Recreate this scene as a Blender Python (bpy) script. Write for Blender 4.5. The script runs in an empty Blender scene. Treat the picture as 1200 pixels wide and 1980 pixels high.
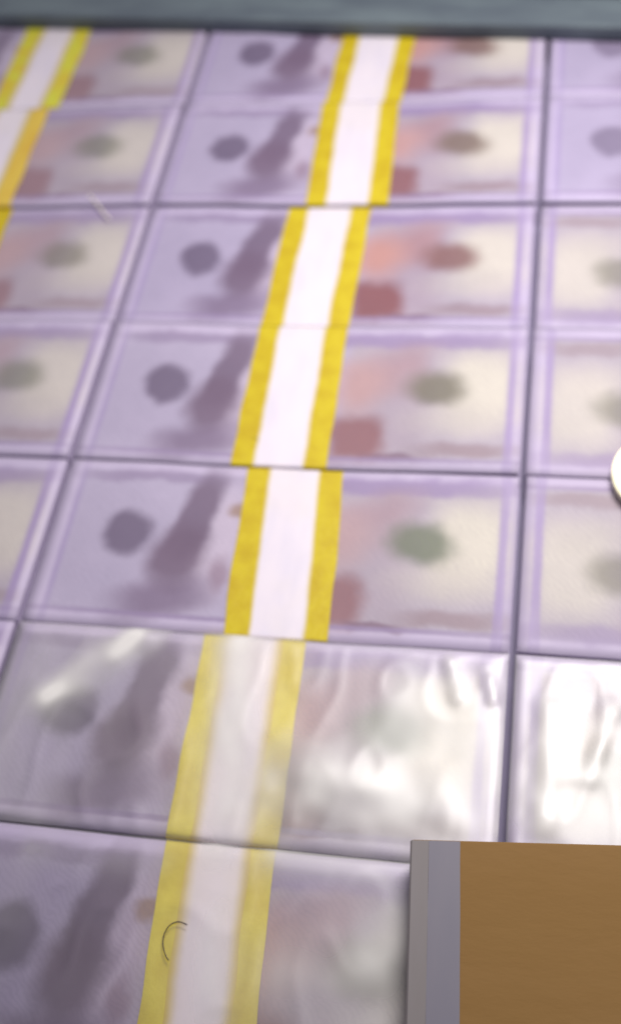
import bpy, bmesh, math, random
from mathutils import Vector, noise

MM = 0.001
H = 12.0                      # thickness of a bundle, mm
PX, PY = 160.24, 67.6         # pitch of the bundles, mm
S = bpy.context.scene
COL = S.collection

# ---------------------------------------------------------------- camera
cam_d = bpy.data.cameras.new('camera')
cam = bpy.data.objects.new('camera', cam_d)
COL.objects.link(cam)
S.camera = cam
CAM = Vector((167.427, -107.012, 327.685 + H))
cam.location = CAM * MM
cam.rotation_euler = (0.61272, 0.13084, 0.14665)
cam_d.sensor_fit = 'HORIZONTAL'
cam_d.sensor_width = 36.0
cam_d.lens = 36.0 * 2302.56 / 1200.0
cam_d.clip_start = 0.005
cam_d.clip_end = 20.0
cam_d.dof.use_dof = True
cam_d.dof.focus_distance = 0.305
cam_d.dof.aperture_fstop = 11.5

# ---------------------------------------------------------------- world and lamps (indoors)
w = bpy.data.worlds.new('World')
S.world = w
w.use_nodes = True
bg = w.node_tree.nodes['Background']
bg.inputs[0].default_value = (0.88, 0.83, 1.0, 1)
bg.inputs[1].default_value = 0.28


def area(name, loc, target, size, power, col, spread=180):
    d = bpy.data.lights.new(name, 'AREA')
    d.shape = 'DISK'
    d.size = size
    d.energy = power
    d.color = col
    d.spread = math.radians(spread)
    o = bpy.data.objects.new(name, d)
    COL.objects.link(o)
    o.location = Vector(loc) * MM
    o.rotation_euler = (Vector(target) - Vector(loc)).to_track_quat('-Z', 'Y').to_euler()
    return o


area('ceiling_lamp', (248, 300, 510), (155, 190, 0), 0.25, 1.55, (1.0, 0.965, 0.945), 112)

S.view_settings.view_transform = 'Standard'
S.view_settings.look = 'None'
S.view_settings.exposure = 0.08
S.view_settings.gamma = 1.0
S.view_settings.use_curve_mapping = False
S.cycles.use_denoising = True
S.cycles.max_bounces = 8
S.cycles.transparent_max_bounces = 12


# ---------------------------------------------------------------- materials
def lin(r, g, b):
    def f(c):
        c /= 255.0
        return c / 12.92 if c <= 0.04045 else ((c + 0.055) / 1.055) ** 2.4
    return (f(r), f(g), f(b), 1.0)


class NT:
    def __init__(self, name):
        self.m = bpy.data.materials.new(name)
        self.m.use_nodes = True
        self.t = self.m.node_tree
        self.b = self.t.nodes['Principled BSDF']

    def n(self, kind, **kw):
        x = self.t.nodes.new(kind)
        for k, v in kw.items():
            setattr(x, k, v)
        return x

    def l(self, a, b):
        self.t.links.new(a, b)

    def put(self, sock, v):
        if hasattr(v, 'is_linked') or hasattr(v, 'links'):
            self.l(v, sock)
        else:
            sock.default_value = v

    def math(self, op, a, b=0.0):
        x = self.n('ShaderNodeMath', operation=op)
        self.put(x.inputs[0], a)
        self.put(x.inputs[1], b)
        return x.outputs[0]

    def vec(self, op, a, b=(0, 0, 0)):
        x = self.n('ShaderNodeVectorMath', operation=op)
        self.put(x.inputs[0], a)
        self.put(x.inputs[1], b)
        return x.outputs['Value'] if op in ('LENGTH', 'DOT_PRODUCT') else x.outputs[0]

    def mix(self, fac, a, b, mode='MIX'):
        x = self.n('ShaderNodeMix', data_type='RGBA', blend_type=mode)
        self.put(x.inputs[0], fac)
        self.put(x.inputs[6], a)
        self.put(x.inputs[7], b)
        return x.outputs[2]

    def rng(self, v, a, b, c=0.0, d=1.0, smooth=True):
        x = self.n('ShaderNodeMapRange', interpolation_type='SMOOTHSTEP' if smooth else 'LINEAR')
        self.put(x.inputs[0], v)
        for i, q in enumerate((a, b, c, d)):
            self.put(x.inputs[1 + i], q)
        return x.outputs[0]

    def noise(self, vec, scale, detail=3.0, rough=0.5, w=None):
        x = self.n('ShaderNodeTexNoise')
        if w is not None:
            x.noise_dimensions = '4D'
            self.put(x.inputs['W'], w)
        self.l(vec, x.inputs['Vector'])
        x.inputs['Scale'].default_value = scale
        x.inputs['Detail'].default_value = detail
        x.inputs['Roughness'].default_value = rough
        return x

    def bump(self, h, dist, strength=1.0):
        x = self.n('ShaderNodeBump')
        x.inputs['Strength'].default_value = strength
        x.inputs['Distance'].default_value = dist
        self.l(h, x.inputs['Height'])
        self.l(x.outputs[0], self.b.inputs['Normal'])

    def obj(self):
        return self.n('ShaderNodeTexCoord').outputs['Object']


def mat_note():
    """A printed note: soft blotches of ink laid out in millimetres of the note (UV)."""
    k = NT('note_print')
    uv = k.n('ShaderNodeTexCoord').outputs['UV']
    info = k.n('ShaderNodeObjectInfo')
    sep = k.n('ShaderNodeSeparateColor')
    k.l(info.outputs['Color'], sep.inputs[0])
    warm, red, dark = sep.outputs[0], sep.outputs[1], sep.outputs[2]
    wofs = k.math('MULTIPLY', info.outputs['Random'], 40.0)
    nz = k.noise(uv, 0.09, 3.0, 0.55, wofs)
    wv = k.vec('SUBTRACT', nz.outputs['Color'], (0.5, 0.5, 0.5))
    wv = k.vec('MULTIPLY', wv, (7.0, 7.0, 0))
    sh = k.n('ShaderNodeCombineXYZ')
    k.l(k.rng(info.outputs['Random'], 0, 1, -1.2, 1.2, False), sh.inputs[0])
    k.l(k.rng(k.math('FRACT', k.math('MULTIPLY', info.outputs['Random'], 7.3)), 0, 1, -0.9, 0.9, False), sh.inputs[1])
    uv = k.vec('ADD', uv, sh.outputs[0])
    p = k.vec('ADD', uv, wv)
    nf = k.noise(uv, 0.55, 2.0, 0.6, wofs)
    ps = k.vec('ADD', uv, k.vec('MULTIPLY', k.vec('SUBTRACT', nf.outputs['Color'], (0.5, 0.5, 0.5)), (0.8, 0.8, 0)))

    def mask(c, r, soft, box=False, rot=0.0, straight=False):
        q = k.vec('SUBTRACT', ps if straight else p, (c[0], c[1], 0))
        if rot:
            vr = k.n('ShaderNodeVectorRotate', rotation_type='Z_AXIS')
            k.l(q, vr.inputs['Vector'])
            vr.inputs['Angle'].default_value = math.radians(-rot)
            q = vr.outputs[0]
        q = k.vec('MULTIPLY', q, (1.0 / r[0], 1.0 / r[1], 0))
        if box:
            a = k.vec('ABSOLUTE', q)
            sx = k.n('ShaderNodeSeparateXYZ')
            k.l(a, sx.inputs[0])
            if straight:
                d = k.math('MAXIMUM', sx.outputs[0], sx.outputs[1])
            else:                                   # rounded box
                d = k.math('POWER', k.math('ADD', k.math('POWER', sx.outputs[0], 3.5), k.math('POWER', sx.outputs[1], 3.5)), 1 / 3.5)
        else:
            d = k.vec('LENGTH', q)
        if not straight:
            soft = min(0.75, soft * 1.3)
        return k.rng(d, 1.0 + soft, 1.0 - soft, 0.0, 1.0)

    col = lin(186, 174, 202)
    RED = {(188, 134, 120): 0.4, (158, 120, 124): 0.3, (126, 74, 76): 0.8, (158, 140, 156): 0.5}
    layers = [
        # colour, centre, radii, softness, box, rot, straight, strength
        ((172, 162, 188), (78, 33), (73.5, 28.6), 0.015, True, 0, True, 1.0),
        ((164, 154, 180), (22, 31), (18, 24), 0.25, True, 0, False, 0.5),
        ((168, 158, 172), (122, 33), (30, 28), 0.10, True, 0, True, 1.0),
        ((158, 140, 156), (106, 30), (17, 27), 0.35, True, 0, False, 0.8),
        ((200, 193, 184), (140, 37), (12, 16), 0.38, True, 0, False, 1.0),
        ((188, 180, 176), (134, 23), (16, 7), 0.7, False, 0, False, 0.6),
        ((142, 124, 164), (112, 59.5), (40, 3.4), 0.40, True, 0, False, 0.85),
        ((138, 122, 154), (32, 59.6), (25, 2.4), 0.40, True, 0, False, 0.7),
        ((160, 138, 152), (112, 51), (12, 6), 0.6, False, 20, False, 0.7),
        ((158, 120, 124), (113, 44), (8, 10), 0.6, False, 0, False, 0.8),
        ((188, 134, 120), (97, 38), (10, 11), 0.6, False, -15, False, 0.85),
        ((126, 74, 76), (98.5, 14), (9.8, 10), 0.28, True, 4, False, 0.95),
        ((118, 92, 112), (112, 5.6), (9, 1.6), 0.4, True, 0, False, 0.8),
        ((146, 128, 138), (136, 9.5), (15, 3.0), 0.45, True, 0, False, 0.95),
        ((190, 176, 196), (58, 34), (7, 22), 0.45, True, -8, False, 0.8),
        ((124, 108, 134), (43, 11), (15, 6.5), 0.5, True, 16, False, 0.95),
        ((110, 93, 116), (48.0, 43), (6.0, 19), 0.28, True, -13, False, 0.95),
        ((110, 92, 114), (45, 28), (9.5, 12.5), 0.32, False, -16, False, 0.95),
        ((150, 124, 112), (63, 47), (4, 3.2), 0.4, False, 0, False, 0.9),
        ((140, 118, 138), (60, 22), (3, 6), 0.5, False, 0, False, 0.8),
        ((108, 96, 120), (26, 36), (8.2, 9.2), 0.22, False, 0, False, 1.0),
        ((142, 126, 160), (78, 4.7), (73.5, 0.9), 0.5, True, 0, True, 0.8),
        ((150, 132, 178), (151.0, 32), (1.4, 29), 0.6, True, 0, True, 0.8),
        ((150, 134, 176), (4.8, 32), (1.1, 29), 0.6, True, 0, True, 0.6),
    ]
    for c, ce, r, so, bx, ro, stt, al in layers:
        f = k.math('MULTIPLY', mask(ce, r, so, bx, ro, stt), al)
        if not stt:
            f = k.math('MULTIPLY', f, info.outputs['Alpha'])
        if c in RED:
            f = k.math('MULTIPLY', f, k.rng(red, 0.0, 1.0, RED[c], 1.0, False))
        col = k.mix(f, col, lin(*c))
    # round seal on the right, greenish on some notes and reddish on others
    sealc = k.mix(red, lin(108, 114, 98), lin(128, 88, 88))
    col = k.mix(k.math('MULTIPLY', mask((125, 37), (10.5, 7.5), 0.4, False, -8), k.math('MULTIPLY', info.outputs['Alpha'], 0.95)), col, sealc)
    # paper mottling, fine engraved lines, warm or violet paper
    mot = k.noise(uv, 0.05, 4.0, 0.6, wofs)
    col = k.mix(1.0, col, k.mix(mot.outputs['Fac'], (0.86, 0.86, 0.88, 1), (1.12, 1.11, 1.1, 1)), 'MULTIPLY')
    wave = k.n('ShaderNodeTexWave', wave_type='BANDS', bands_direction='DIAGONAL')
    k.l(p, wave.inputs['Vector'])
    wave.inputs['Scale'].default_value = 0.28
    wave.inputs['Distortion'].default_value = 6.0
    wave.inputs['Detail'].default_value = 2.0
    lines = k.math('MULTIPLY', k.rng(wave.outputs['Fac'], 0.4, 0.8), mask((78, 33), (72, 27.5), 0.02, True, 0, True))
    col = k.mix(k.math('MULTIPLY', lines, 0.10), col, lin(110, 100, 125))
    col = k.mix(k.math('MULTIPLY', warm, 0.6), col, k.mix(1.0, col, (1.03, 1.05, 0.94, 1), 'MULTIPLY'))
    col = k.mix(dark, col, k.mix(1.0, col, (0.75, 0.72, 0.78, 1), 'MULTIPLY'))
    k.l(col, k.b.inputs['Base Color'])
    k.b.inputs['Roughness'].default_value = 0.55
    k.b.inputs['Specular IOR Level'].default_value = 0.3
    k.bump(k.noise(uv, 0.35, 5.0, 0.6, wofs).outputs['Fac'], 0.0002, 0.4)
    return k.m


def mat_simple(name, rgb, rough=0.6, var=0.12, scale=60.0, bump=0.0, spec=0.3, tint=None, stretch=(1, 1, 1)):
    k = NT(name)
    oc = k.vec('MULTIPLY', k.obj(), stretch)
    nz = k.noise(oc, scale, 5.0, 0.6)
    base = lin(*rgb)
    t2 = lin(*tint) if tint else tuple(c * (1 - 2 * var) for c in base[:3]) + (1,)
    col = k.mix(k.rng(nz.outputs['Fac'], 0.3, 0.7), base, t2)
    k.l(col, k.b.inputs['Base Color'])
    k.b.inputs['Roughness'].default_value = rough
    k.b.inputs['Specular IOR Level'].default_value = spec
    if bump:
        k.bump(k.noise(oc, scale * 6, 4.0, 0.6).outputs['Fac'], bump, 0.7)
    return k.m


def mat_strap():
    """White strap paper; the yellow ink of the edges bleeds softly into it (UV x runs 0..1 across)."""
    k = NT('strap_paper')
    oc = k.obj()
    nz = k.noise(k.vec('MULTIPLY', oc, (1.0, 0.35, 1)), 90.0, 3.0, 0.5)
    col = k.mix(k.rng(nz.outputs['Fac'], 0.35, 0.75), lin(222, 213, 220), lin(210, 203, 216))
    n2 = k.noise(oc, 45.0, 2.0, 0.5)
    col = k.mix(k.math('MULTIPLY', k.rng(n2.outputs['Fac'], 0.5, 0.75), 0.3), col, lin(214, 205, 198))
    sx = k.n('ShaderNodeSeparateXYZ')
    k.l(k.n('ShaderNodeTexCoord').outputs['UV'], sx.inputs[0])
    d = k.math('ABSOLUTE', k.math('SUBTRACT', sx.outputs[0], 0.5))
    n3 = k.noise(oc, 120.0, 3.0, 0.5)
    d = k.math('ADD', d, k.math('MULTIPLY', k.math('SUBTRACT', n3.outputs['Fac'], 0.5), 0.06))
    info = k.n('ShaderNodeObjectInfo')
    sc = k.n('ShaderNodeSeparateColor')
    k.l(info.outputs['Color'], sc.inputs[0])
    f = k.rng(d, k.math('SUBTRACT', 0.5, sc.outputs[0]), 0.52)
    col = k.mix(f, col, lin(196, 174, 62))
    k.l(col, k.b.inputs['Base Color'])
    k.b.inputs['Roughness'].default_value = 0.45
    k.bump(k.noise(oc, 160.0, 4.0, 0.6).outputs['Fac'], 0.0002, 0.5)
    return k.m


def mat_edges():
    """Stack of note edges: thin horizontal lines of paper."""
    k = NT('note_edges')
    oc = k.obj()
    n = k.noise(k.vec('MULTIPLY', oc, (0.02, 0.02, 1.0)), 4200.0, 2.0, 0.6)
    n2 = k.noise(oc, 70.0, 3.0, 0.5)
    col = k.mix(n.outputs['Fac'], lin(154, 138, 176), lin(206, 194, 218))
    col = k.mix(k.math('MULTIPLY', n2.outputs['Fac'], 0.3), col, lin(154, 138, 174))
    k.l(col, k.b.inputs['Base Color'])
    k.b.inputs['Roughness'].default_value = 0.8
    return k.m


def mat_film():
    k = NT('clear_film')
    t = k.t
    tr = k.n('ShaderNodeBsdfTransparent')
    tr.inputs[0].default_value = (0.99, 0.99, 0.99, 1)
    gl = k.n('ShaderNodeBsdfGlossy')
    gl.inputs['Color'].default_value = (1, 1, 1, 1)
    gl.inputs['Roughness'].default_value = 0.40
    tl = k.n('ShaderNodeBsdfTranslucent')
    tl.inputs[0].default_value = (0.92, 0.89, 0.86, 1)
    df = k.n('ShaderNodeBsdfDiffuse')
    df.inputs[0].default_value = (0.92, 0.90, 0.84, 1)
    haze = k.n('ShaderNodeMixShader')
    haze.inputs[0].default_value = 0.22
    k.l(df.outputs[0], haze.inputs[1])
    k.l(tl.outputs[0], haze.inputs[2])
    a = k.n('ShaderNodeMixShader')
    nz = k.noise(k.vec('MULTIPLY', k.obj(), (1.0, 0.5, 1)), 35.0, 3.0, 0.5)
    info = k.n('ShaderNodeObjectInfo')
    sc = k.n('ShaderNodeSeparateColor')
    k.l(info.outputs['Color'], sc.inputs[0])
    mk = k.n('ShaderNodeAttribute', attribute_name='painted_glare')  # painted glare, added on top of the film's own haze
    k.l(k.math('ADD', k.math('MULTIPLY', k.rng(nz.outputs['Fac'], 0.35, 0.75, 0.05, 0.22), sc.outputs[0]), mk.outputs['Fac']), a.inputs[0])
    k.l(tr.outputs[0], a.inputs[1])
    k.l(haze.outputs[0], a.inputs[2])
    fr = k.n('ShaderNodeFresnel')
    fr.inputs[0].default_value = 1.5
    b = k.n('ShaderNodeMixShader')
    k.l(k.math('MULTIPLY', fr.outputs[0], 1.8), b.inputs[0])
    k.l(a.outputs[0], b.inputs[1])
    k.l(gl.outputs[0], b.inputs[2])
    out = [x for x in t.nodes if x.type == 'OUTPUT_MATERIAL'][0]
    k.l(b.outputs[0], out.inputs['Surface'])
    t.nodes.remove(k.b)
    return k.m


def mat_glow(name, rgb, strength):
    k = NT(name)
    k.b.inputs['Base Color'].default_value = lin(*rgb)
    k.b.inputs['Emission Color'].default_value = lin(*rgb)
    k.b.inputs['Emission Strength'].default_value = strength
    k.b.inputs['Roughness'].default_value = 0.4
    return k.m


M = {
    'note': mat_note(),
    'edges': mat_edges(),
    'strap': mat_strap(),
    'yellow': mat_simple('strap_yellow', (200, 180, 34), 0.5, 0.1, 110.0, 0.0003, tint=(186, 160, 26)),
    'pale_yellow': mat_simple('strap_pale_yellow', (214, 202, 72), 0.5, 0.1, 60.0, 0.0003, tint=(196, 178, 48)),
    'orange_yellow': mat_simple('strap_orange_yellow', (206, 168, 66), 0.5, 0.1, 60.0, 0.0003, tint=(214, 186, 80)),
    'lime': mat_simple('strap_lime', (202, 206, 70), 0.5, 0.1, 110.0, 0.0003, tint=(206, 178, 60)),
    'film': mat_film(),
    'slate': mat_simple('slate_metal', (84, 93, 102), 0.55, 0.1, 14.0, 0.0002, tint=(108, 120, 124), stretch=(1, 4, 1)),
    'table': mat_simple('table_surface', (176, 166, 196), 0.6, 0.1, 9.0, 0.0003, tint=(160, 152, 180)),
    'kraft': mat_simple('brown_card', (134, 102, 58), 0.75, 0.05, 22.0, 0.0004, 0.25, tint=(130, 98, 52), stretch=(0.6, 1.5, 1)),
    'kraft_dark': mat_simple('brown_card_edge', (124, 96, 76), 0.75, 0.05, 16.0, 0.0003, 0.25, tint=(112, 86, 66)),
    'tape': mat_simple('grey_tape', (120, 116, 124), 0.5, 0.05, 40.0, 0.0, tint=(114, 111, 121), stretch=(2, 0.4, 1)),
    'olive': mat_simple('olive_tape', (124, 118, 118), 0.5, 0.05, 40.0, 0.0, tint=(120, 114, 112), stretch=(2, 0.4, 1)),
    'glow': mat_glow('disc_glow', (255, 247, 205), 1.0),
    'disc_body': mat_simple('disc_base', (232, 226, 205), 0.4, 0.03, 30.0),
    'hair_dark': mat_simple('hair_dark', (62, 52, 58), 0.4, 0.1, 300.0),
    'fibre': mat_simple('fibre_pale', (252, 244, 225), 0.4, 0.1, 300.0),
}


# ---------------------------------------------------------------- helpers
def mesh_obj(name, verts, faces, mat, parent=None, uvs=None, smooth=False, sharp=None):
    me = bpy.data.meshes.new(name)
    me.from_pydata([tuple(c * MM for c in v) for v in verts], [], faces)
    me.materials.append(mat)
    if uvs:
        ul = me.uv_layers.new(name='UVMap')
        for poly in me.polygons:
            for li in poly.loop_indices:
                ul.data[li].uv = uvs[me.loops[li].vertex_index]
    bm = bmesh.new()
    bm.from_mesh(me)
    bmesh.ops.recalc_face_normals(bm, faces=bm.faces)
    bm.to_mesh(me)
    bm.free()
    for poly in me.polygons:
        poly.use_smooth = smooth
    o = bpy.data.objects.new(name, me)
    COL.objects.link(o)
    if parent:
        o.parent = parent
    return o


def thing(name, label, cat, loc, rotz=0.0, group=None):
    o = bpy.data.objects.new(name, None)
    o.empty_display_size = 0.01
    COL.objects.link(o)
    o.location = Vector(loc) * MM
    o.rotation_euler = (0, 0, rotz)
    tag(o, label, cat, group)
    return o


def tag(o, label, cat, group=None):
    o['label'] = label
    o['category'] = cat
    if group:
        o['group'] = group


def bevel_box(name, x0, x1, y0, y1, z0, z1, mat, parent=None, bev=0.4, seg=2):
    bm = bmesh.new()
    bmesh.ops.create_cube(bm, size=1.0)
    for v in bm.verts:
        v.co = Vector(((x0 + x1) / 2 + v.co.x * (x1 - x0), (y0 + y1) / 2 + v.co.y * (y1 - y0),
                       (z0 + z1) / 2 + v.co.z * (z1 - z0))) * MM
    bmesh.ops.bevel(bm, geom=bm.edges[:], offset=bev * MM, segments=seg, affect='EDGES', profile=0.5)
    me = bpy.data.meshes.new(name)
    bm.to_mesh(me)
    bm.free()
    me.materials.append(mat)
    o = bpy.data.objects.new(name, me)
    COL.objects.link(o)
    if parent:
        o.parent = parent
    return o


def tube(name, pts, r, mat):
    V, F = [], []
    n = 6
    for i, p in enumerate(pts):
        p = Vector(p)
        a = Vector(pts[max(i - 1, 0)])
        b = Vector(pts[min(i + 1, len(pts) - 1)])
        t = (b - a).normalized()
        s = t.cross(Vector((0, 0, 1))).normalized()
        u = s.cross(t)
        rr = r * (0.55 if i in (0, len(pts) - 1) else 1.0)
        for j in range(n):
            an = 2 * math.pi * j / n
            V.append(p + s * math.cos(an) * rr + u * math.sin(an) * rr)
    for i in range(len(pts) - 1):
        for j in range(n):
            F.append((i * n + j, i * n + (j + 1) % n, (i + 1) * n + (j + 1) % n, (i + 1) * n + j))
    F.append(tuple(range(n)))
    F.append(tuple(range((len(pts) - 1) * n, len(pts) * n)))
    return mesh_obj(name, V, F, mat, smooth=True)


def unproject(px, py, z):
    """point of the plane z (mm) seen at pixel px, py of the photograph"""
    d = Vector(((px - 600) / 2302.56, -(py - 990) / 2302.56, -1.0))
    d.rotate(cam.rotation_euler)
    return CAM + d * ((z - CAM.z) / d.z)


# ---------------------------------------------------------------- the surface
t = mesh_obj('table', [(-700, -600, 0), (900, -600, 0), (900, 900, 0), (-700, 900, 0),
                       (-700, -600, -25), (900, -600, -25), (900, 900, -25), (-700, 900, -25)],
             [(0, 1, 2, 3), (7, 6, 5, 4), (0, 4, 5, 1), (1, 5, 6, 2), (2, 6, 7, 3), (3, 7, 4, 0)], M['table'])
t['kind'] = 'structure'

# ---------------------------------------------------------------- bundles of notes
NW, NH = 159.0, 66.85


def top_z(x, seed):
    """upper face of the stack, pinched under the strap"""
    a = min(max((abs(x) - 22) / 40, 0), 1)
    a = a * a * (3 - 2 * a)
    return H - 0.75 + 0.75 * a


def stack_mesh(seed):
    rnd = random.Random(seed)
    V, F = [], []
    nl, nx = 12, 14
    for l in range(nl):
        dx, dy = rnd.uniform(-0.4, 0.4), rnd.uniform(-0.3, 0.3)
        sk = rnd.uniform(-0.003, 0.003)
        base = len(V)
        for i in range(nx + 1):
            x = -NW / 2 + NW * i / nx
            tz = top_z(x, seed) - 0.25
            z0, z1 = tz * l / nl, tz * (l + 0.86) / nl
            for (y, z) in ((-NH / 2, z0), (NH / 2, z0), (NH / 2, z1), (-NH / 2, z1)):
                V.append((x * 0.997 + dx - sk * y, y * 0.994 + dy + sk * x, z))
        for i in range(nx):
            a, b = base + 4 * i, base + 4 * i + 4
            for j in range(4):
                F.append((a + j, a + (j + 1) % 4, b + (j + 1) % 4, b + j))
        F.append((base, base + 1, base + 2, base + 3))
        e = base + 4 * nx
        F.append((e + 3, e + 2, e + 1, e))
    return V, F


def note_mesh(seed):
    rnd = random.Random(seed * 7 + 1)
    nx, ny = 40, 16
    V, UV, F = [], [], []
    o = Vector((seed * 3.7, seed * 1.3, 0))
    ph = rnd.uniform(0, 6)
    curl = [rnd.uniform(0, 0.5) for _ in range(4)]
    for lay in (0, 1):
        for j in range(ny + 1):
            for i in range(nx + 1):
                u, v = i / nx, j / ny
                x, y = (u - 0.5) * NW, (v - 0.5) * NH
                free = min(max((abs(x) - 20) / 30, 0), 1)
                z = top_z(x, seed) + free * 0.35 * (0.5 + noise.noise(Vector((x * 0.03, y * 0.05, 0)) + o))
                cx, cy = abs(u - 0.5) * 2, abs(v - 0.5) * 2
                q = curl[(u > 0.5) + 2 * (v > 0.5)]
                z += q * max(0, cx - 0.8) * max(0, cy - 0.5) * 10 * 0.5
                V.append((x, y, z - (0.14 if lay else 0)))
                UV.append((u * 156.0, v * 66.0))
    N = (nx + 1) * (ny + 1)
    for j in range(ny):
        for i in range(nx):
            a = j * (nx + 1) + i
            q = (a, a + 1, a + nx + 2, a + nx + 1)
            F.append(q)
            F.append(tuple(x + N for x in reversed(q)))
    ring = [i for i in range(nx + 1)] + [j * (nx + 1) + nx for j in range(1, ny + 1)] + \
           [ny * (nx + 1) + i for i in range(nx - 1, -1, -1)] + [j * (nx + 1) for j in range(ny - 1, 0, -1)]
    for a, b in zip(ring, ring[1:] + ring[:1]):
        F.append((a, a + N, b + N, b))
    return V, F, UV


def strap_profile():
    """closed loop round the bundle in the y-z plane (outer), with rounded corners"""
    hy, z0, z1, r = NH / 2 + 0.22, 0.05, H - 0.75 + 0.45, 0.9
    P = []
    n_top = 14
    for i in range(n_top + 1):
        s = -1 + 2 * i / n_top
        P.append((s * (hy - r), z1))
    for c in (-60, -30):
        P.append((hy - r + r * math.cos(math.radians(c + 90)), z1 - r + r * math.sin(math.radians(c + 90))))
    P += [(hy, z1 - r), (hy, z0 + r), (hy - r, z0), (-hy + r, z0), (-hy, z0 + r), (-hy, z1 - r)]
    for c in (150, 120):
        P.append((-hy + r + r * math.cos(math.radians(c)), z1 - r + r * math.sin(math.radians(c))))
    return P


PROF = strap_profile()
STACKS = [bpy.data.meshes.new('x') for _ in range(0)]
_sm = {}


def strap_band(name, xa, xb, skew, seed, mat, parent, nx=3, lift=0.0, jag=0.7):
    V, F, UV = [], [], []
    n = len(PROF)
    th = 0.22
    o = Vector((seed * 2.1, 5.5, xa * 0.01))
    for shell in (0, 1):
        for (y, z) in PROF:
            for i in range(nx + 1):
                s = i / nx
                x = xa + (xb - xa) * s
                if i in (0, nx):
                    x += jag * noise.noise(Vector((y * 0.06, round(x), seed * 1.7)))
                x += skew * y
                top = z > H - 2
                up = 0.18 * (0.5 + noise.noise(Vector((x * 0.07, y * 0.05, seed * 3.3)))) if top else 0
                sc = 1.0 if shell == 0 else (1 - th / (NH / 2))
                zz = z + up + lift if shell == 0 else (z + up + lift - th if top else z + (th if z < 2 else 0))
                V.append((x, y * sc, zz))
                UV.append((s, y))
    N = n * (nx + 1)
    for k in range(n):
        k2 = (k + 1) % n
        for i in range(nx):
            a, b = k * (nx + 1) + i, k2 * (nx + 1) + i
            F.append((a, a + 1, b + 1, b))
            F.append((a + N, b + N, b + 1 + N, a + 1 + N))
        a, b = k * (nx + 1), k2 * (nx + 1)
        F.append((a, b, b + N, a + N))
        a, b = a + nx, b + nx
        F.append((a, a + N, b + N, b))
    return mesh_obj(name, V, F, mat, parent, uvs=UV, smooth=False)


ROWS = {1: 5, 2: 4, 3: 3, 4: 2, 5: 1, 6: 0, 7: -1}
# strap centre (mm from the seam on the left) and skew per row of the middle column
STRAP = {1: (82.9, 1.8), 2: (82.1, -1.8), 3: (76.0, 0.5), 4: (75.9, -0.8), 5: (84.6, -3.4), 6: (80.9, -1.6), 7: (83.6, -3.4)}
# warm, red seal, dark ink
LOOK = {(0, 1): (0.2, 0.7, 0.0), (0, 2): (0.3, 0.5, 0.0), (0, 3): (0.3, 0.9, 0.1), (0, 4): (0.8, 0.25, 0.05),
        (0, 5): (0.9, 0.0, 0.05), (0, 6): (1.0, 0.0, 0.0), (0, 7): (0.4, 0.3, 0.3)}
ORD = {1: 'first', 2: 'second', 3: 'third', 4: 'fourth', 5: 'fifth', 6: 'sixth', 7: 'seventh'}
LABEL = {
    (0, 1): 'middle-column banknote bundle with its far edge under the grey bar',
    (0, 2): 'middle-column banknote bundle in the second row from the grey bar',
    (0, 3): 'middle-column banknote bundle with reddest seal, third row from the grey bar',
    (0, 4): 'middle-column banknote bundle with brown bell mark, fourth row from the grey bar',
    (0, 5): 'middle-column banknote bundle with green seal and slanting strap, fifth row from the bar',
    (0, 6): 'middle-column banknote bundle under wrinkled clear film, just behind the brown box',
    (0, 7): 'nearest middle-column banknote bundle, its right part under the brown box',
    (-1, 1): 'left-column banknote bundle with lime strap edges, partly under the grey bar',
    (-1, 2): 'left-column banknote bundle with visible yellow strap, second row from the grey bar',
    (-1, 3): 'left-column banknote bundle with the pale fibre across its far edge',
    (-1, 4): 'left-column banknote bundle cut by the picture edge, fourth row from the bar',
    (-1, 5): 'left-column banknote bundle showing only its pale right end, fifth row from bar',
    (-1, 6): 'left-column banknote bundle showing only a thin sliver, nearest at left picture edge',
    (1, 1): 'right-column lavender banknote bundle partly under the grey bar',
    (1, 2): 'right-column lavender banknote bundle in the second row from the grey bar',
    (1, 3): 'right-column banknote bundle with cream end, third row from the grey bar',
    (1, 4): 'right-column banknote bundle just behind the round glowing lamp',
    (1, 5): 'right-column banknote bundle just in front of the round glowing lamp',
    (1, 6): 'right-column banknote bundle under streaky clear film behind the brown box',
    (1, 7): 'right-column banknote bundle lying hidden under the brown box',
}


def get_mesh(kind, i):
    key = (kind, i)
    if key not in _sm:
        if kind == 's':
            V, F = stack_mesh(i)
            o = mesh_obj('note_stack', V, F, M['edges'])
        else:
            V, F, UV = note_mesh(i)
            o = mesh_obj('top_note', V, F, M['note'], uvs=UV, smooth=True)
        _sm[key] = o.data
        bpy.data.objects.remove(o)
    return _sm[key]


def part(name, me, parent):
    o = bpy.data.objects.new(name, me)
    COL.objects.link(o)
    o.parent = parent
    return o


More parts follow.
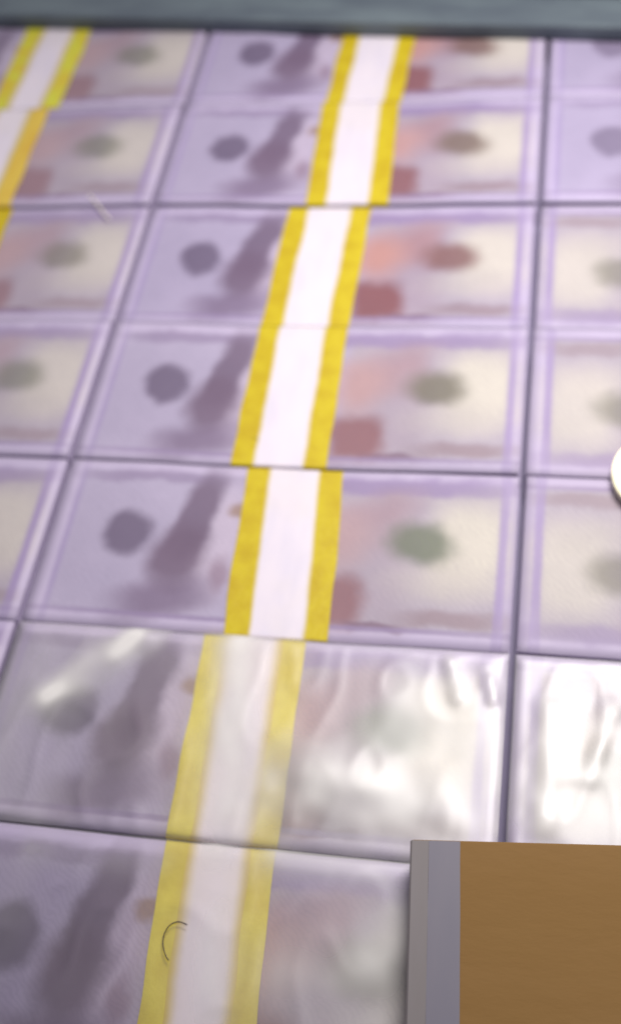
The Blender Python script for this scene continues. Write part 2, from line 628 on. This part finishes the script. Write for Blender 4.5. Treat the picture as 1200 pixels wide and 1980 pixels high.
rnd = random.Random(11)
BUNDLE = {}
for row, kk in ROWS.items():
    for c in (-1, 0, 1):
        if (c, row) == (-1, 7):
            continue
        x = (c + 0.5) * PX + rnd.uniform(-0.2, 0.2)
        y = (kk + 0.5) * PY + rnd.uniform(-0.12, 0.12)
        x += {-1: -0.8, 0: 0.0, 1: 1.4}[c] + (0.3 if row <= 2 and c == 0 else 0)
        y += 0.35 if row <= 2 else 0
        rz = math.radians(rnd.uniform(-0.1, 0.1))
        flip = c == 1 and 3 <= row <= 6
        b = thing('banknote_bundle', LABEL[(c, row)], 'banknotes', (x, y, 0), rz + (math.pi if flip else 0),
                  'strapped banknote bundles laid in rows')
        BUNDLE[(c, row)] = b
        if 2 <= row <= 5 and (c, row) not in ((1, 4), (1, 5)):
            b.scale.z = {2: 1.05, 3: 0.96, 4: 1.03, 5: 0.97}[row] + rnd.uniform(-0.02, 0.02)
        sd = (row * 3 + c) % 7
        part('note_stack', get_mesh('s', sd % 4), b)
        nt = part('top_note', get_mesh('n', sd), b)
        lk = LOOK.get((c, row), (0.7 + 0.3 * rnd.random(), 0.25 * rnd.random(), 0.1 * rnd.random()))
        if c == 1 and row <= 2:
            lk = (0.0, 0.4, 0.0)
        nt.color = (lk[0], lk[1], lk[2], 0.95 if c == 0 else 0.7)
        # strap
        if c == 0:
            sx, ang = STRAP[row]
            cx = sx - (x - c * PX)
            sk = math.tan(math.radians(ang))
        else:
            cx, sk = rnd.uniform(-4, 0), math.tan(math.radians(rnd.uniform(-1.5, 1.5)))
            if c == -1 and row <= 2:
                cx, sk = (2.0, 0.01) if row == 1 else (-2.0, -0.01)
        ym = M['lime'] if c == -1 and row <= 2 else M['pale_yellow'] if row >= 6 else M['yellow']
        w2 = {6: 16.6, 7: 16.0}.get(row, 17.2)
        st = strap_band('strap', cx - 9.4, cx + 9.4, sk, row * 5 + c, M['strap'], b, 4)
        st.color = (0.22 if row >= 6 or (c == -1 and row <= 2) else 0.09, 0, 0, 1)
        strap_band('strap_edge', cx - w2, cx - 9.4, sk, row * 5 + c, ym, st, 2)
        strap_band('strap_edge', cx + 9.4, cx + w2, sk, row * 5 + c, M['orange_yellow'] if (c, row) == (-1, 2) else ym, st, 2)


# ---------------------------------------------------------------- clear film over two bundles
def film(b, seed, ridges, flip=False, amp=1.0, flat=None, haze=1.0, streaks=()):
    bx, by = b.location.x / MM, b.location.y / MM
    nx, ny = 130, 60
    V, F, HZ = [], [], []
    hx, hy = NW / 2 + 0.4, NH / 2 + 0.3
    for j in range(ny + 1):
        for i in range(nx + 1):
            u, v = -1 + 2 * i / nx, -1 + 2 * j / ny
            # last ring drops down along the sides
            x, y = u * hx, v * hy
            z = H + 1.0
            edge = min(1 - abs(u), (1 - abs(v)) * 0.8)
            env = min(1.0, max(0.0, edge / 0.10))
            q = Vector((x * 0.035, y * 0.022, seed * 4.1))
            rd = 1 - abs(noise.noise(q * 2.0)) * 2
            rd = max(0, rd) ** 3
            P = Vector((-x, -y)) if flip else Vector((x, y))
            if flat:
                env *= min(1, max(0, (flat - (P.x + bx)) / 12))
            z += env * amp * (0.5 * noise.noise(q) + 0.4 * rd + 0.1 * noise.noise(q * 5))
            for (ax, ay, bx2, by2, wd, ht) in ridges:
                A = Vector((ax - bx, ay - by))
                B = Vector((bx2 - bx, by2 - by))
                tt = max(0, min(1, (P - A).dot(B - A) / (B - A).length_squared))
                d = (P - (A + (B - A) * tt)).length * (1 + 0.5 * noise.noise(Vector((P.x * 0.12, P.y * 0.12, 7 + seed))))
                ht2 = ht * (0.75 + 0.8 * noise.noise(Vector((tt * 2.5, ax, seed))))
                z += ht2 * math.exp(-(d / wd) ** 2) * min(1, max(0, edge / 0.05))
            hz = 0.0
            for (ax, ay, bx2, by2, wd, am) in streaks:      # glare and glints painted as whiter bands of film
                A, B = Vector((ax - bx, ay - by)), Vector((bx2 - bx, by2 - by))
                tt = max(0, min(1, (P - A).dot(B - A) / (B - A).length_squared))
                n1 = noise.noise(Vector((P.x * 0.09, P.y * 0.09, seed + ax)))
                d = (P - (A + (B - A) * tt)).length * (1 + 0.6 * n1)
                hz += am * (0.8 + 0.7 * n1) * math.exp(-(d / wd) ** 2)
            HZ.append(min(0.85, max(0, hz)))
            if edge <= 0.0:
                z = H + 0.35
            elif edge < 0.03:
                z = H + 0.8
            V.append((x, y, z))
    for j in range(ny):
        for i in range(nx):
            a = j * (nx + 1) + i
            F.append((a, a + 1, a + nx + 2, a + nx + 1))
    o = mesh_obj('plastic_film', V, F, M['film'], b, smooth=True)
    o.color = (haze, 0, 0, 1)
    at = o.data.attributes.new('painted_glare', 'FLOAT', 'POINT')
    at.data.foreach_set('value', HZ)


def rg(a, b, wd, ht):
    A, B = unproject(*a, H + 1.5), unproject(*b, H + 1.5)
    return (A.x, A.y, B.x, B.y, wd, ht)


B06, B16, B07 = BUNDLE[(0, 6)], BUNDLE[(1, 6)], BUNDLE[(0, 7)]
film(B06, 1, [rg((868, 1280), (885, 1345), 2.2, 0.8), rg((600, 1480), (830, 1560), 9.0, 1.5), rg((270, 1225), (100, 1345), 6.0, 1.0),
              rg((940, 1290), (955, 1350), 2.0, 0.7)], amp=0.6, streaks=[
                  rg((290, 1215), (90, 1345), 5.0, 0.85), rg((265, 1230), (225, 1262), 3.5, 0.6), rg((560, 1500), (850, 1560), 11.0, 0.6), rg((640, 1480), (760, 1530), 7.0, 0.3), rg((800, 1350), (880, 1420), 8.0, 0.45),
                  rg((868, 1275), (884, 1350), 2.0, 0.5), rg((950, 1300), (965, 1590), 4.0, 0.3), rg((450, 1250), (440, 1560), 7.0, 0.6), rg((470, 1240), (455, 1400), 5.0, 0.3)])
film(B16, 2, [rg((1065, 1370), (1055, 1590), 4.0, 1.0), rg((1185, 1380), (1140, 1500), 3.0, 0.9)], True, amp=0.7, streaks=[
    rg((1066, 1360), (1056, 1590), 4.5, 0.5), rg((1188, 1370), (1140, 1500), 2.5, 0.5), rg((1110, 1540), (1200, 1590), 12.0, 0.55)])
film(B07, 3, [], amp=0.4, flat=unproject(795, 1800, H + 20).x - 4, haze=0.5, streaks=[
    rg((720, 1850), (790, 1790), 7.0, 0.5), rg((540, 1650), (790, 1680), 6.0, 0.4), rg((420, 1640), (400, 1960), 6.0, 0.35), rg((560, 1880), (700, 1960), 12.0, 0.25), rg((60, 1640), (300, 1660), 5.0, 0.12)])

# ---------------------------------------------------------------- grey bar along the far edge
A, B = unproject(300, 58, H + 0.8), unproject(1000, 74, H + 0.8)
ang = math.atan2(B.y - A.y, B.x - A.x)
bar = thing('metal_bar', 'slate grey metal bar lying across the far row of banknote bundles', 'bar', (A.x, A.y, H + 0.75), ang)
bevel_box('bar_body', -260, 420, 0, 60, 0, 7.0, M['slate'], bar, 1.2, 3)
bevel_box('top_ridge', -258, 418, 22, 56, 7.02, 10.0, M['slate'], bar, 1.0, 3)

# ---------------------------------------------------------------- brown box, lower right
BH = 14.0
ZB = H + 1.3
zt = ZB + BH
tl = unproject(795, 1623, zt)
tr = unproject(1200, 1634, zt)
bl = unproject(780, 1980, zt)
rot = math.atan2(tr.y - tl.y, tr.x - tl.x)
sp = unproject(889, 1800, zt)
box = thing('cardboard_box', 'brown cardboard box with grey taped left edge, over the lower right bundles', 'box', (tl.x, tl.y, ZB),
            rot)
bevel_box('box_body', 0.25, 120, -88, -0.25, 0, BH - 1.6, M['kraft_dark'], box, 0.5)
bevel_box('lid', 0, 120.3, -88.3, 0, BH - 1.58, BH, M['kraft'], box, 0.5, 3)
# grey tape and its olive margin, butted side by side and folded over the left edge


def tape(name, x0, x1, mat, parent, fold=False):
    th = 0.22
    V, F = [], []
    rows_ = 14
    for j in range(rows_ + 1):
        y = -0.35 + (-87.6 + 0.35) * j / rows_
        wob = 0.12 * noise.noise(Vector((x1 * 0.3, y * 0.08, 1.0)))
        pr = [(x0 - (0 if not fold else 0.0), BH + 0.012), (x1 + wob, BH + 0.012), (x1 + wob, BH + th), (x0, BH + th)]
        if fold:
            pr = [(-0.03, BH - 9), (-0.03, BH - 0.45), (0.35, BH + 0.012), (x1 + wob, BH + 0.012), (x1 + wob, BH + th),
                  (0.2, BH + th), (-0.28, BH - 0.4), (-0.28, BH - 9)]
        V += [(px, y, pz) for px, pz in pr]
        n = len(pr)
    for j in range(rows_):
        for i in range(n):
            a, b2 = j * n + i, j * n + (i + 1) % n
            F.append((a, b2, b2 + n, a + n))
    F.append(tuple(range(n)))
    F.append(tuple(reversed(range(rows_ * n, rows_ * n + n))))
    return mesh_obj(name, V, F, mat, parent)


c, s = math.cos(-rot), math.sin(-rot)
wtape = (sp.x - tl.x) * c - (sp.y - tl.y) * s
tp = tape('edge_tape', wtape * 0.36, wtape, M['tape'], box)
tape('tape_margin', 0.0, wtape * 0.36 - 0.02, M['olive'], tp, True)

# ---------------------------------------------------------------- round glowing lamp put in for a bright spot at the right edge
lc = unproject(1182, 913, H + 4)
disc = thing('round_disc', 'small round cream lamp glowing at the right picture edge', 'disc', (lc.x + 16.0, lc.y, H + 0.45))


def lathe(name, prof, mat, parent, n=40):
    V, F = [], []
    for r, z in prof:
        for j in range(n):
            a = 2 * math.pi * j / n
            V.append((r * math.cos(a), r * math.sin(a), z))
    for i in range(len(prof) - 1):
        for j in range(n):
            F.append((i * n + j, i * n + (j + 1) % n, (i + 1) * n + (j + 1) % n, (i + 1) * n + j))
    F.append(tuple(range(n)))
    F.append(tuple(range((len(prof) - 1) * n, len(prof) * n)))
    return mesh_obj(name, V, F, mat, parent, smooth=True)


lathe('base_ring', [(15.2, 0), (15.8, 0.5), (15.8, 3.0), (15.2, 3.4)], M['disc_body'], disc)
lathe('glow_dome', [(15.9, 3.42), (16.0, 4.2), (14.5, 6.2), (11, 7.6), (6, 8.4), (1.5, 8.7)], M['glow'], disc)

# ---------------------------------------------------------------- hairs and fibres
zs = H + 0.05


def strand(name, pix, z, r, mat, label, cat):
    pts = [unproject(a, b2, z) for a, b2 in pix]
    # smooth the polyline
    out = []
    for i in range(len(pts) - 1):
        p0, p1, p2, p3 = pts[max(i - 1, 0)], pts[i], pts[i + 1], pts[min(i + 2, len(pts) - 1)]
        for q in range(5):
            t_ = q / 5
            out.append(0.5 * ((2 * p1) + (p2 - p0) * t_ + (2 * p0 - 5 * p1 + 4 * p2 - p3) * t_ ** 2 + (3 * p1 - p0 - 3 * p2 + p3) * t_ ** 3))
    out.append(pts[-1])
    o = tube(name, out, r, mat)
    tag(o, label, cat)
    return o


strand('hair', [(362, 1789), (345, 1783), (328, 1790), (317, 1808), (315, 1828), (320, 1848), (326, 1858)], H + 1.6, 0.16, M['hair_dark'],
       'thin dark curved hair lying on the nearest strap', 'hair')
strand('fibre', [(172, 376), (186, 392), (198, 408), (212, 424)], H + 0.9, 0.38, M['fibre'],
       'short pale fibre lying at a slant between left-column bundles', 'fibre')
strand('lint_speck', [(487, 845), (493, 847), (500, 852)], zs - 0.1, 0.16, M['hair_dark'],
       'tiny dark speck of lint on the fourth strap edge', 'lint')
